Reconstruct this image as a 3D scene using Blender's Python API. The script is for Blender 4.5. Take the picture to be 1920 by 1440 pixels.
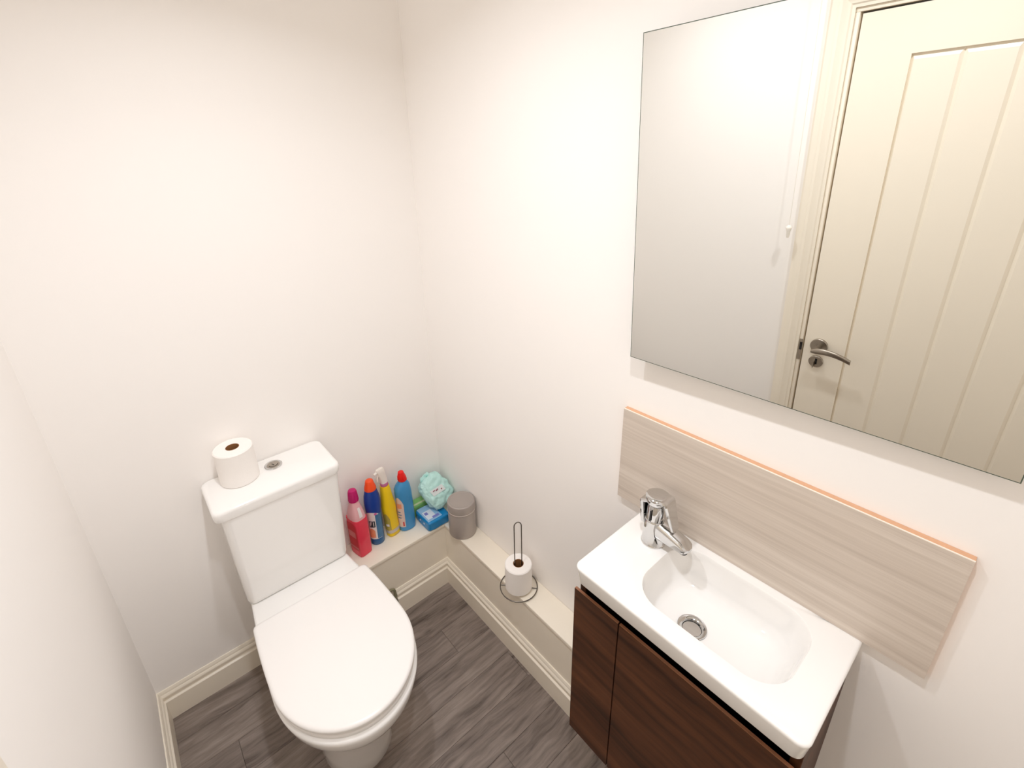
import bpy, bmesh, math, random
from mathutils import Vector, Matrix, noise as mnoise
random.seed(7)
PI = math.pi
for o in list(bpy.data.objects):
    bpy.data.objects.remove(o)
scene = bpy.context.scene
COL = scene.collection

# ------------------------------------------------------------------ camera
cam_d = bpy.data.cameras.new('camera')
cam = bpy.data.objects.new('camera', cam_d)
COL.objects.link(cam)
YAW, PITCH, ROLL, FPX = 0.6869, -0.3699, -0.0311, 887.7285
fw = Vector((math.sin(YAW)*math.cos(PITCH), math.cos(YAW)*math.cos(PITCH), math.sin(PITCH)))
rt = Vector((math.cos(YAW), -math.sin(YAW), 0))
up = rt.cross(fw)
cr, sr = math.cos(ROLL), math.sin(ROLL)
r2 = cr*rt + sr*up
u2 = -sr*rt + cr*up
M = Matrix((r2, u2, -fw)).transposed().to_4x4()
M.translation = Vector((-0.9021, -1.5473, 1.7478))
cam.matrix_world = M
cam_d.sensor_fit = 'HORIZONTAL'
cam_d.sensor_width = 36.0
cam_d.lens = FPX/1920*36.0
cam_d.shift_x = 24.7/1920
cam_d.shift_y = -84.5/1920
cam_d.clip_start = 0.01
scene.camera = cam

# ------------------------------------------------------------------ world, exposure
world = bpy.data.worlds.new('world')
scene.world = world
world.use_nodes = True
wb = world.node_tree.nodes['Background']
wb.inputs[0].default_value = (1.0, 0.96, 0.9, 1)
wb.inputs[1].default_value = 0.05
scene.view_settings.view_transform = 'Standard'
scene.view_settings.look = 'None'
scene.view_settings.exposure = 0.0
scene.view_settings.gamma = 1.0
scene.view_settings.use_curve_mapping = False
scene.cycles.max_bounces = 16        # a small white room: light keeps bouncing
scene.cycles.diffuse_bounces = 12
LAMP_W = 4.95                        # power of each ceiling downlight
LAMP_COL = (0.94, 0.958, 1.0)
LAMPS = [(-0.66, -0.72), (-0.66, -1.34)]

# ------------------------------------------------------------------ room numbers (metres)
W = 1.141          # room width, right wall x=0, left wall x=-W
L = 2.02           # front wall at y=-L
H = 2.40
HL = 0.307         # boxing height
DB, DR = 0.162, 0.094
HS, SK = 0.125, 0.016

# ------------------------------------------------------------------ materials
def lin(r, g, b):
    f = lambda c: (c/255/12.92) if c/255 <= 0.04045 else ((c/255+0.055)/1.055)**2.4
    return (f(r), f(g), f(b))

def mat(name, col, rough=0.5, metal=0.0, var=0.03, scale=12.0, bump=0.0, bscale=200.0, **kw):
    m = bpy.data.materials.new(name)
    m.use_nodes = True
    nt = m.node_tree
    b = nt.nodes['Principled BSDF']
    b.inputs['Roughness'].default_value = rough
    b.inputs['Metallic'].default_value = metal
    tc = nt.nodes.new('ShaderNodeTexCoord')
    n = nt.nodes.new('ShaderNodeTexNoise')
    n.inputs['Scale'].default_value = scale
    n.inputs['Detail'].default_value = 3
    nt.links.new(tc.outputs['Object'], n.inputs['Vector'])
    rmp = nt.nodes.new('ShaderNodeValToRGB')
    rmp.color_ramp.elements[0].color = (*[c*(1-var) for c in col], 1)
    rmp.color_ramp.elements[1].color = (*[min(1, c*(1+var)) for c in col], 1)
    nt.links.new(n.outputs['Fac'], rmp.inputs['Fac'])
    nt.links.new(rmp.outputs['Color'], b.inputs['Base Color'])
    if bump:
        n2 = nt.nodes.new('ShaderNodeTexNoise')
        n2.inputs['Scale'].default_value = bscale
        n2.inputs['Detail'].default_value = 4
        nt.links.new(tc.outputs['Object'], n2.inputs['Vector'])
        bp = nt.nodes.new('ShaderNodeBump')
        bp.inputs['Strength'].default_value = bump
        bp.inputs['Distance'].default_value = 0.002
        nt.links.new(n2.outputs['Fac'], bp.inputs['Height'])
        nt.links.new(bp.outputs['Normal'], b.inputs['Normal'])
    for k, v in kw.items():
        b.inputs[k.replace('_', ' ')].default_value = v
    return m

def wood(name, stops, axis=0, stretch=16.0, scale=3.0, rough=0.45, per_object=True, bump=0.12, knots=0.0, detail=7, wander=0.05):
    """grain along the given axis; every board gets its own cut of grain and a slight tone of its own"""
    m = bpy.data.materials.new(name)
    m.use_nodes = True
    nt = m.node_tree
    N, Lk = nt.nodes.new, nt.links.new
    b = nt.nodes['Principled BSDF']
    b.inputs['Roughness'].default_value = rough
    geo = N('ShaderNodeNewGeometry')
    oi = N('ShaderNodeObjectInfo')
    add = N('ShaderNodeVectorMath'); add.operation = 'MULTIPLY_ADD'
    cmb = N('ShaderNodeCombineXYZ')
    for i in range(3):
        Lk(oi.outputs['Random'], cmb.inputs[i])
    Lk(cmb.outputs[0], add.inputs[0])
    add.inputs[1].default_value = (7.3, 11.9, 5.1) if per_object else (0, 0, 0)
    Lk(geo.outputs['Position'], add.inputs[2])
    mp = N('ShaderNodeMapping')
    s = [scale*stretch]*3
    s[axis] = scale
    mp.inputs['Scale'].default_value = s
    # gentle wander of the grain
    nw = N('ShaderNodeTexNoise'); nw.inputs['Scale'].default_value = 5.0; nw.inputs['Detail'].default_value = 2
    Lk(add.outputs[0], nw.inputs['Vector'])
    wv = N('ShaderNodeVectorMath'); wv.operation = 'MULTIPLY_ADD'
    wv.inputs[1].default_value = (wander+knots,)*3
    Lk(nw.outputs['Color'], wv.inputs[0]); Lk(add.outputs[0], wv.inputs[2])
    Lk(wv.outputs[0], mp.inputs['Vector'])
    n1 = N('ShaderNodeTexNoise'); n1.inputs['Scale'].default_value = 1.0; n1.inputs['Detail'].default_value = detail
    n1.inputs['Roughness'].default_value = 0.62
    Lk(mp.outputs[0], n1.inputs['Vector'])
    # broad streaks
    mp2 = N('ShaderNodeMapping')
    s2 = [scale*stretch*0.25]*3; s2[axis] = scale*0.5
    mp2.inputs['Scale'].default_value = s2
    Lk(wv.outputs[0], mp2.inputs['Vector'])
    n2 = N('ShaderNodeTexNoise'); n2.inputs['Scale'].default_value = 1.0; n2.inputs['Detail'].default_value = 3
    Lk(mp2.outputs[0], n2.inputs['Vector'])
    mx = N('ShaderNodeMath'); mx.operation = 'MULTIPLY_ADD'; mx.inputs[1].default_value = 0.55
    Lk(n1.outputs['Fac'], mx.inputs[0])
    m3 = N('ShaderNodeMath'); m3.operation = 'MULTIPLY'; m3.inputs[1].default_value = 0.45
    Lk(n2.outputs['Fac'], m3.inputs[0]); Lk(m3.outputs[0], mx.inputs[2])
    fac = mx.outputs[0]
    if per_object:
        m4 = N('ShaderNodeMath'); m4.operation = 'MULTIPLY_ADD'; m4.inputs[1].default_value = 0.10
        Lk(oi.outputs['Random'], m4.inputs[0]); Lk(mx.outputs[0], m4.inputs[2])
        m5 = N('ShaderNodeMath'); m5.operation = 'SUBTRACT'; m5.inputs[1].default_value = 0.05
        Lk(m4.outputs[0], m5.inputs[0]); fac = m5.outputs[0]
    rmp = N('ShaderNodeValToRGB')
    els = rmp.color_ramp.elements
    while len(els) < len(stops):
        els.new(0.5)
    for e, (p, c) in zip(els, stops):
        e.position = p; e.color = (*c, 1)
    Lk(fac, rmp.inputs['Fac'])
    Lk(rmp.outputs['Color'], b.inputs['Base Color'])
    bp = N('ShaderNodeBump'); bp.inputs['Strength'].default_value = bump; bp.inputs['Distance'].default_value = 0.001
    Lk(n1.outputs['Fac'], bp.inputs['Height']); Lk(bp.outputs['Normal'], b.inputs['Normal'])
    return m

M_WALL = mat('white_wall_paint', lin(249, 246, 243), 0.75, var=0.006, scale=3, bump=0.04, bscale=260)
M_CEIL = mat('ceiling_paint', lin(250, 248, 244), 0.8, var=0.005)
M_CREAM = mat('cream_gloss_paint', lin(244, 236, 221), 0.32, var=0.012, scale=6, bump=0.02, bscale=80)
M_FLOOR = wood('grey_vinyl_plank', [(0.32, lin(76, 66, 60)), (0.43, lin(118, 106, 99)), (0.56, lin(142, 130, 122)), (0.72, lin(170, 157, 148))],
               axis=0, stretch=15, scale=5.0, rough=0.42, bump=0.10, knots=0.0, wander=0.045)
M_SUB = mat('dark_subfloor', lin(52, 46, 42), 0.9)
M_WALNUT = wood('dark_walnut', [(0.32, lin(44, 24, 13)), (0.47, lin(71, 42, 25)), (0.60, lin(90, 55, 34)), (0.76, lin(114, 73, 46))],
                axis=1, stretch=22, scale=2.2, rough=0.5, per_object=False, bump=0.05, wander=0.03)
M_WALNUT.node_tree.nodes['Principled BSDF'].inputs['Specular IOR Level'].default_value = 0.25
M_WALNUT_HIGHLIGHT = wood('walnut_edge_highlight', [(0.3, lin(140, 92, 66)), (0.7, lin(178, 126, 94))], axis=1, stretch=14, scale=3, rough=0.3, per_object=False)  # lighter walnut: the copper highlight on the door edge is put into the colour
M_DARKIN = mat('cabinet_dark_inside', lin(30, 18, 11), 0.8)
M_LAMINATE = wood('pale_grey_laminate', [(0.28, lin(188, 175, 163)), (0.5, lin(207, 195, 183)), (0.75, lin(224, 214, 203))],
                  axis=1, stretch=90, scale=2.4, rough=0.4, per_object=False, bump=0.05, wander=0.006)
M_CHIP = mat('orange_board_core', lin(214, 168, 134), 0.8, var=0.08, scale=120)
M_EDGEWHITE = mat('white_laminate_lip', lin(250, 240, 228), 0.4)
M_CERAMIC = mat('white_ceramic', lin(246, 245, 243), 0.08, var=0.004, Coat_Weight=0.3, Coat_Roughness=0.03)
M_SEAT = mat('white_seat_plastic', lin(246, 244, 242), 0.28, var=0.004)
M_CHROME = mat('chrome', (0.66, 0.66, 0.66), 0.07, 1.0, var=0.01)
M_BRUSHED = mat('brushed_nickel', lin(176, 168, 158), 0.3, 1.0, var=0.05, scale=60)
M_DARKMETAL = mat('dark_wire_metal', lin(112, 106, 100), 0.33, 1.0, var=0.04)
M_DARK = mat('dark_void', (0.012, 0.011, 0.01), 0.6)
M_BLACKCHROME = mat('dark_chrome_bowl', (0.08, 0.075, 0.07), 0.15, 0.9)
M_PLUG = mat('shaded_chrome_plug', (0.32, 0.31, 0.30), 0.18, 1.0)  # chrome darkened in colour so the drain's inside looks shaded
M_PAPER = mat('toilet_tissue', lin(247, 243, 239), 0.95, var=0.012, scale=40, bump=0.25, bscale=350)
M_CARD = mat('brown_cardboard', lin(150, 104, 62), 0.9, var=0.06, scale=40)
M_MIRROR = mat('mirror_silver', (0.88, 0.885, 0.86), 0.0, 1.0, var=0.0)
M_GLASSEDGE = mat('green_glass_edge', lin(84, 96, 84), 0.15, var=0.05)
M_MDF = mat('mirror_backing_board', lin(210, 200, 188), 0.8)
M_CORD = mat('white_cord', lin(240, 236, 228), 0.7)
M_WHITEPL = mat('white_plastic', lin(240, 238, 234), 0.3)
M_LENS = bpy.data.materials.new('lamp_lens')
M_LENS.use_nodes = True
_b = M_LENS.node_tree.nodes['Principled BSDF']
_b.inputs['Emission Color'].default_value = (1, 0.93, 0.82, 1)
_b.inputs['Emission Strength'].default_value = 6.0
M_TIN = mat('taupe_tin', lin(170, 161, 155), 0.42, 0.2, var=0.02)
M_TINRIM = mat('tin_bright_rim', lin(205, 197, 190), 0.3, 0.5)
# bottle materials
M_PINKLIQ = mat('pink_liquid_plastic', lin(232, 60, 84), 0.18, var=0.05, scale=30)
M_PINKCLR = mat('pale_pink_clear_plastic', lin(226, 172, 176), 0.15, var=0.03, scale=30)
M_MAGENTA = mat('magenta_cap', lin(190, 12, 104), 0.35)
M_REDLBL = mat('red_label', lin(206, 34, 52), 0.4, var=0.12, scale=45)
M_REDLBL2 = mat('pale_red_print', lin(222, 120, 122), 0.4)
M_NAVY = mat('royal_blue_plastic', lin(14, 58, 146), 0.28)
M_ORANGE = mat('orange_red_cap', lin(244, 78, 24), 0.35)
M_LABELWHITE = mat('white_label_and_glint', lin(232, 224, 224), 0.45, var=0.04, scale=60)
M_LABELBLUE = mat('blue_label_print', lin(70, 118, 160), 0.4, var=0.18, scale=50)
M_LABELDARK = mat('dark_label_print', lin(20, 46, 58), 0.4)
M_LABELORANGE = mat('orange_label_print', lin(232, 150, 112), 0.4, var=0.1, scale=60)
M_MIDBLUE = mat('mid_blue_plastic', lin(22, 92, 150), 0.3)
M_PINKLINE = mat('pink_label_print', lin(208, 96, 160), 0.4)
M_YELLOW = mat('yellow_plastic', lin(244, 206, 18), 0.35, var=0.03, scale=20)
M_YLABEL = mat('olive_label_print', lin(176, 158, 66), 0.4, var=0.25, scale=60)
M_LILAC = mat('lilac_ring', lin(190, 108, 150), 0.4)
M_GREYBAND = mat('grey_label_band', lin(200, 190, 180), 0.45)
M_WHITETRIG = mat('white_spray_head', lin(232, 224, 216), 0.4)
M_SKY = mat('sky_blue_plastic', lin(66, 146, 200), 0.28, var=0.05, scale=15)
M_RED = mat('red_cap', lin(232, 18, 14), 0.35)
M_PEACH = mat('peach_label', lin(222, 198, 188), 0.45, var=0.06, scale=60)
M_REDSQ = mat('red_label_square', lin(204, 62, 62), 0.45)
M_PACKBLUE = mat('glossy_blue_film', lin(24, 134, 196), 0.25, var=0.08, scale=40, bump=0.3, bscale=60)
M_PACKTOP = mat('pale_blue_film', lin(150, 190, 226), 0.3, var=0.15, scale=60)
M_PACKWHITE = mat('white_film_print', lin(222, 228, 240), 0.3, var=0.04, scale=80)
M_PACKPURPLE = mat('violet_film_print', lin(126, 128, 196), 0.3, var=0.1, scale=80)
M_GREEN = mat('green_film', lin(136, 192, 112), 0.35, var=0.1, scale=50, bump=0.3, bscale=60)
M_GREENPALE = mat('pale_green_film', lin(206, 216, 176), 0.35, var=0.06, scale=50)
M_MINT = mat('mint_film', lin(190, 232, 226), 0.3, var=0.10, scale=26, bump=0.5, bscale=70)
M_MINTPALE = mat('pale_mint_print', lin(222, 230, 230), 0.35, var=0.04, scale=90)
M_MAROON = mat('maroon_print', lin(150, 76, 96), 0.4)
M_PIPE = mat('dull_brass_pipe', lin(150, 146, 120), 0.4, 0.3)

# ------------------------------------------------------------------ mesh helpers
def finish(name, bm, material, parent=None, smooth=True, angle=35):
    bmesh.ops.recalc_face_normals(bm, faces=bm.faces)
    me = bpy.data.meshes.new(name)
    bm.to_mesh(me); bm.free()
    if material is not None:
        me.materials.append(material)
    if smooth:
        for p in me.polygons:
            p.use_smooth = True
        me.set_sharp_from_angle(angle=math.radians(angle))
    o = bpy.data.objects.new(name, me)
    COL.objects.link(o)
    if parent is not None:
        o.parent = parent
    return o

def add_box(bm, x0, x1, y0, y1, z0, z1, bev=0.0, seg=2):
    vs = [bm.verts.new((x, y, z)) for x in (x0, x1) for y in (y0, y1) for z in (z0, z1)]
    idx = [(0, 1, 3, 2), (4, 6, 7, 5), (0, 4, 5, 1), (2, 3, 7, 6), (0, 2, 6, 4), (1, 5, 7, 3)]
    fs = [bm.faces.new([vs[i] for i in f]) for f in idx]
    if bev > 0:
        es = list({e for f in fs for e in f.edges})
        bmesh.ops.bevel(bm, geom=es, offset=bev, segments=seg, profile=0.5, affect='EDGES')

def box(name, x0, x1, y0, y1, z0, z1, material, parent=None, bev=0.0, seg=2):
    bm = bmesh.new()
    add_box(bm, x0, x1, y0, y1, z0, z1, bev, seg)
    return finish(name, bm, material, parent)

def loft(bm, loops, cap0=True, cap1=True, closed=True):
    rows = [[bm.verts.new(p) for p in lp] for lp in loops]
    n = len(rows[0])
    for a, b in zip(rows, rows[1:]):
        for i in range(n if closed else n-1):
            j = (i+1) % n
            bm.faces.new((a[i], a[j], b[j], b[i]))
    if cap0: bm.faces.new(rows[0][::-1])
    if cap1: bm.faces.new(rows[-1])
    return rows

def sup(a, e):
    c, s = math.cos(a), math.sin(a)
    return (math.copysign(abs(c)**(2/e), c), math.copysign(abs(s)**(2/e), s))

def prof_at(prof, z):
    for p, q in zip(prof, prof[1:]):
        if p[0] <= z <= q[0]:
            t = (z-p[0])/max(1e-9, q[0]-p[0])
            return [p[i]+(q[i]-p[i])*t for i in range(len(p))]
    return list(prof[-1] if z > prof[-1][0] else prof[0])

def body(name, prof, material, parent, c=(0, 0, 0), rot=0.0, e=2.0, n=40, cap0=True, cap1=True, smooth_angle=40):
    """closed body from rows (z, rx, ry, ox)"""
    bm = bmesh.new()
    loops = []
    cr_, sr_ = math.cos(rot), math.sin(rot)
    for row in prof:
        z, rx, ry = row[:3]; ox = row[3] if len(row) > 3 else 0
        lp = []
        for i in range(n):
            a = 2*PI*i/n
            ux, uy = sup(a, e)
            x, y = ux*rx+ox, uy*ry
            lp.append((c[0]+x*cr_-y*sr_, c[1]+x*sr_+y*cr_, c[2]+z))
        loops.append(lp)
    loft(bm, loops, cap0, cap1)
    return finish(name, bm, material, parent, angle=smooth_angle)

def shell(name, prof, material, parent, a0, a1, z0, z1, c=(0, 0, 0), rot=0.0, e=2.0, off=0.0006, na=14, nz=8, top=None):
    """thin curved label following a body's surface; angles in degrees round its axis"""
    bm = bmesh.new()
    cr_, sr_ = math.cos(rot), math.sin(rot)
    rows = []
    for k in range(nz+1):
        row = []
        for i in range(na+1):
            t = i/na
            a = math.radians(a0+(a1-a0)*t)
            zt = z1 if top is None else z1 - top*(2*t-1)**2
            z = z0+(zt-z0)*k/nz
            r = prof_at([list(p)+[0]*(4-len(p)) for p in prof], z)
            ux, uy = sup(a, e)
            x, y = ux*(r[1]+off)+r[3], uy*(r[2]+off)
            row.append(bm.verts.new((c[0]+x*cr_-y*sr_, c[1]+x*sr_+y*cr_, c[2]+z)))
        rows.append(row)
    for a, b in zip(rows, rows[1:]):
        for i in range(na):
            bm.faces.new((a[i], a[i+1], b[i+1], b[i]))
    return finish(name, bm, material, parent)

def add_tube(bm, pts, r, n=10, closed=False, cap=True):
    pts = [Vector(p) for p in pts]
    m = len(pts)
    loops = []
    prev = None
    for i, p in enumerate(pts):
        if closed:
            t = (pts[(i+1) % m]-pts[i-1]).normalized()
        else:
            t = (pts[min(i+1, m-1)]-pts[max(i-1, 0)]).normalized()
        if prev is None:
            ref = Vector((0, 0, 1)) if abs(t.z) < 0.9 else Vector((1, 0, 0))
            nx = t.cross(ref).normalized()
        else:
            nx = (prev-t*prev.dot(t)).normalized()
        prev = nx
        ny = t.cross(nx)
        rr = r[i] if isinstance(r, (list, tuple)) else r
        loops.append([tuple(p+rr*(math.cos(2*PI*k/n)*nx+math.sin(2*PI*k/n)*ny)) for k in range(n)])
    if closed:
        loops.append(loops[0])
        loft(bm, loops, False, False)
        bmesh.ops.remove_doubles(bm, verts=bm.verts, dist=1e-7)
    else:
        loft(bm, loops, cap, cap)

def tube(name, pts, r, material, parent=None, n=10, closed=False):
    bm = bmesh.new()
    add_tube(bm, pts, r, n, closed)
    return finish(name, bm, material, parent)

def rrect(x0, x1, y0, y1, r, z, k=8, s=6, rb=None):
    """rounded rectangle loop with a fixed number of points"""
    pts = []
    r = min(r, (x1-x0)/2*0.999, (y1-y0)/2*0.999)
    cs = [(x1-r, y1-r, 0), (x0+r, y1-r, 90), (x0+r, y0+r, 180), (x1-r, y0+r, 270)]
    rs = [r]*4
    if rb is not None:
        cs = [(x1-rb, y1-rb, 0), cs[1], cs[2], (x1-rb, y0+rb, 270)]
        rs = [rb, r, r, rb]
    for i, (cx, cy, a) in enumerate(cs):
        r = rs[i]
        arc = [(cx+r*math.cos(math.radians(a+90*j/k)), cy+r*math.sin(math.radians(a+90*j/k)), z) for j in range(k+1)]
        pts += arc
        nx_, ny_, na = cs[(i+1) % 4]
        r = rs[(i+1) % 4]
        st = (nx_+r*math.cos(math.radians(na)), ny_+r*math.sin(math.radians(na)), z)
        for j in range(1, s):
            t = j/s
            pts.append(tuple(arc[-1][q]+(st[q]-arc[-1][q])*t for q in range(3)))
    return pts

def empty(name, loc, label=None, cat=None, group=None, kind=None):
    o = bpy.data.objects.new(name, None)
    o.empty_display_size = 0.05
    COL.objects.link(o)
    o.location = loc
    tag(o, label, cat, group, kind)
    return o

def tag(o, label=None, cat=None, group=None, kind=None):
    if label: o['label'] = label
    if cat: o['category'] = cat
    if group: o['group'] = group
    if kind: o['kind'] = kind
    return o

def reparent(root, parts):
    """parts were modelled in room coordinates: keep them there under an Empty at the thing's base"""
    for p in parts:
        p.parent = root
        p.matrix_parent_inverse = Matrix.Translation(root.location).inverted()

def struct(o, label, cat):
    return tag(o, label, cat, None, 'structure')

# ------------------------------------------------------------------ room shell
floor = struct(box('floor', -W-0.1, 0.1, -L-0.1, 0.1, -0.06, -0.004, M_SUB), 'grey wood-look vinyl plank floor of the small room', 'floor')
PW = 0.118
row_y = 0.005
ri = 0
joints = {3: [-0.26], 4: [-0.95], 6: [-0.62], 7: [-0.34], 2: [-0.97], 1: [-0.70], 5: [-0.12], 8: [-0.9], 9: [-0.45], 0: [-0.35]}
while row_y > -L:
    cuts = [0.02] + joints.get(ri, [random.uniform(-0.9, -0.2)]) + [-W-0.02]
    for a, b in zip(cuts, cuts[1:]):
        p = box('plank', b+0.0003, a-0.0003, max(row_y-PW, -L-0.02)+0.0003, row_y-0.0003, -0.004, 0.0, M_FLOOR, floor, bev=0.0006, seg=1)
    row_y -= PW
    ri += 1

struct(box('wall_back', -W-0.1, 0.1, 0.0, 0.1, 0.0, H, M_WALL), 'plain white painted wall behind the toilet', 'wall')
struct(box('wall_right', 0.0, 0.1, -L-0.1, 0.0, 0.0, H, M_WALL), 'plain white painted wall carrying the mirror and basin', 'wall')
struct(box('wall_front', -W-0.1, 0.0, -L-0.1, -L, 0.0, H, M_WALL), 'plain white wall behind the viewpoint', 'wall')
struct(box('ceiling', -W-0.1, 0.1, -L-0.1, 0.1, H, H+0.08, M_CEIL), 'flat white ceiling with downlights', 'ceiling')
DY0, DY1, DZ = -1.037, -1.872, 1.974          # door leaf
OY0, OY1, OZ = DY0+0.006, DY1-0.006, DZ+0.006  # opening
bm = bmesh.new()
add_box(bm, -W-0.1, -W, OY0+0.012, 0.0, 0.0, H)
add_box(bm, -W-0.1, -W, -L, OY1-0.012, 0.0, H)
add_box(bm, -W-0.1, -W, OY1-0.012, OY0+0.012, OZ+0.012, H)
struct(finish('wall_left', bm, M_WALL, smooth=False), 'plain white wall left of the toilet, with the doorway', 'wall')

# ------------------------------------------------------------------ boxing round the pipes, with ledge
def boxing(name, x0, x1, y0, y1, label, edge):
    p = struct(box(name, x0, x1, y0, y1, 0, HL-0.016, M_CREAM), label, 'ledge')
    return p
TBX = -0.63
t1 = boxing('trim_1', TBX, -0.001, -DB, -0.001, 'cream painted boxing with a ledge behind the toilet, holding cleaning bottles', 'y')
box('ledge_board', TBX, -0.001, -DB-0.003, -0.001, HL-0.0155, HL, M_CREAM, t1, bev=0.002)
t2 = boxing('trim_2', -DR, -0.001, -L+0.001, -DB-0.0005, 'cream painted boxing with a narrow ledge along the basin wall', 'x')
box('ledge_board', -DR-0.003, -0.001, -L+0.001, -DB-0.0035, HL-0.0155, HL, M_CREAM, t2, bev=0.002)

# ------------------------------------------------------------------ skirting boards (moulded profile)
SKP = [(0, 0), (SK, 0), (SK, 0.082), (SK-0.0015, 0.0835), (SK-0.0065, 0.086), (SK-0.0075, 0.091), (SK-0.004, 0.097), (SK-0.0035, 0.104),
       (SK-0.006, 0.110), (SK-0.0085, 0.1125), (SK-0.0085, 0.1155), (SK-0.0105, 0.121), (SK-0.0125, HS), (0, HS)]
def skirting(name, p0, p1, nrm, label, m0=0, m1=0):
    """profile swept from p0 to p1; nrm points into the room; m0/m1 mitre (+1 shortens at the proud face)"""
    bm = bmesh.new()
    p0, p1, nrm = Vector(p0), Vector(p1), Vector(nrm)
    d = (p1-p0).normalized()
    loops = []
    for base, mm, sg in ((p0, m0, 1), (p1, m1, -1)):
        loops.append([tuple(base+nrm*a+d*(sg*mm*a)+Vector((0, 0, z))) for a, z in SKP])
    loft(bm, loops)
    return struct(finish(name, bm, M_CREAM, angle=25), label, 'skirting board')
skirting('baseboard_back', (-W, 0, 0), (TBX, 0, 0), (0, -1, 0), 'cream moulded skirting board left of the toilet on the back wall', 1, 0)
skirting('baseboard_left', (-W, 0, 0), (-W, OY0+0.088, 0), (1, 0, 0), 'cream moulded skirting board along the left wall', 1, 0)
skirting('baseboard_boxing', (-0.347, -DB, 0), (-DR, -DB, 0), (0, -1, 0), 'short cream skirting board under the ledge of cleaning bottles', 0, 1)
skirting('baseboard_right', (-DR, -DB, 0), (-DR, -L, 0), (-1, 0, 0), 'long cream skirting board under the narrow ledge by the basin', 1, 0)
skirting('baseboard_front', (-W, -L, 0), (-DR, -L, 0), (0, 1, 0), 'cream skirting board on the wall behind the viewpoint', 0, 1)

# ------------------------------------------------------------------ door and its frame in the left wall (seen in the mirror)
fr = empty('trim_3', (-W, DY0, 0), 'cream moulded door frame reflected in the mirror', 'door frame', None, 'structure')
parts = []
ARP = [(0, 0), (0, 0.016), (0.020, 0.018), (0.026, 0.021), (0.034, 0.021), (0.042, 0.016), (0.054, 0.0145), (0.058, 0.011), (0.066, 0.010), (0.066, 0)]
def architrave(side):
    """profile (distance from outer edge inwards, proud of wall)"""
    bm = bmesh.new()
    yo, zo = OY0+0.078, OZ+0.078
    yo2 = OY1-0.078
    def pt(u, v, z): return (-W+v, u, z)
    loops = []
    if side == 'near':
        loops = [[pt(yo-a, v, 0) for a, v in ARP], [pt(yo-a, v, zo-a) for a, v in ARP]]
    elif side == 'far':
        loops = [[pt(yo2+a, v, 0) for a, v in ARP], [pt(yo2+a, v, zo-a) for a, v in ARP]]
    else:
        loops = [[pt(yo-a, v, zo-a) for a, v in ARP], [pt(yo2+a, v, zo-a) for a, v in ARP]]
    loft(bm, loops)
    return finish('architrave', bm, M_CREAM, angle=25)
parts += [architrave('near'), architrave('far'), architrave('top')]
def jamb(y0, y1, z0, z1):
    return box('jamb', -W-0.1, -W+0.004, y0, y1, z0, z1, M_CREAM, None, bev=0.0015)
parts += [jamb(OY0, OY0+0.0118, 0, OZ), jamb(OY1-0.0118, OY1, 0, OZ), jamb(OY1-0.0118, OY0+0.0118, OZ, OZ+0.0118)]
sp = box('strike_plate', -W+0.0002, -W+0.0058, OY0-0.0005, OY0+0.010, 0.818, 0.908, M_BRUSHED)
parts.append(sp)
box('latch_hole', -W+0.001, -W+0.0064, OY0-0.001, OY0+0.007, 0.862, 0.895, M_DARK, sp)
reparent(fr, parts)

dr_ = empty('door_1', (-W, DY0, 0), 'cream boarded door with a brushed lever handle, reflected in the mirror', 'door', None, 'structure')
parts = []
XF = -W-0.002          # face of the door
PY0, PY1, PZ0, PZ1 = -1.172, DY1+0.135, 0.22, 1.853
bm = bmesh.new()
add_box(bm, XF-0.042, XF, PY0, DY0, 0.008, DZ)
add_box(bm, XF-0.042, XF, DY1, PY1, 0.008, DZ)
add_box(bm, XF-0.042, XF, PY1, PY0, PZ1, DZ, 0.0, 1)
add_box(bm, XF-0.042, XF, PY1, PY0, 0.008, PZ0, 0.0, 1)
parts.append(finish('door_leaf', bm, M_CREAM))
nb = 5
bw = (PY0-PY1)/nb
for i in range(nb):
    ya, yb = PY0-i*bw, PY0-(i+1)*bw
    bm = bmesh.new()
    g = 0.0085
    z0, z1 = PZ0, PZ1
    xb, xr, xt = XF-0.030, XF-0.0100, XF-0.0030
    # chamfered board: outer loop low, inner loop proud
    lo = [(xr, yb, z0), (xr, ya, z0), (xr, ya, z1), (xr, yb, z1)]
    hi = [(xt, yb+g, z0+0.012), (xt, ya-g, z0+0.012), (xt, ya-g, z1-0.016), (xt, yb+g, z1-0.016)]
    bk = [(xb, *p[1:]) for p in lo]
    loft(bm, [bk, lo, hi])
    parts.append(finish('board', bm, M_CREAM, smooth=False))
reparent(dr_, parts)
HY, HZ = -1.0875, 0.889
def disc_x(name, y, z, r, x0, x1, material, parent, n=36, bev=0.0015):
    bm = bmesh.new()
    loops = []
    for x, rr in ((x0, r), (x1-bev, r), (x1, r-bev)):
        loops.append([(x, y+rr*math.cos(2*PI*k/n), z+rr*math.sin(2*PI*k/n)) for k in range(n)])
    loft(bm, loops)
    return finish(name, bm, material, parent)
lv = empty('lever_handle', (-W, HY, HZ))
rose = disc_x('rose', HY, HZ+0.004, 0.0290, XF, XF+0.009, M_BRUSHED, None)
bm = bmesh.new()
add_tube(bm, [(XF+0.006, HY, HZ), (XF+0.040, HY, HZ)], 0.0095, 16)
neck = finish('neck', bm, M_BRUSHED)
bm = bmesh.new()
loops = []
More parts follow.
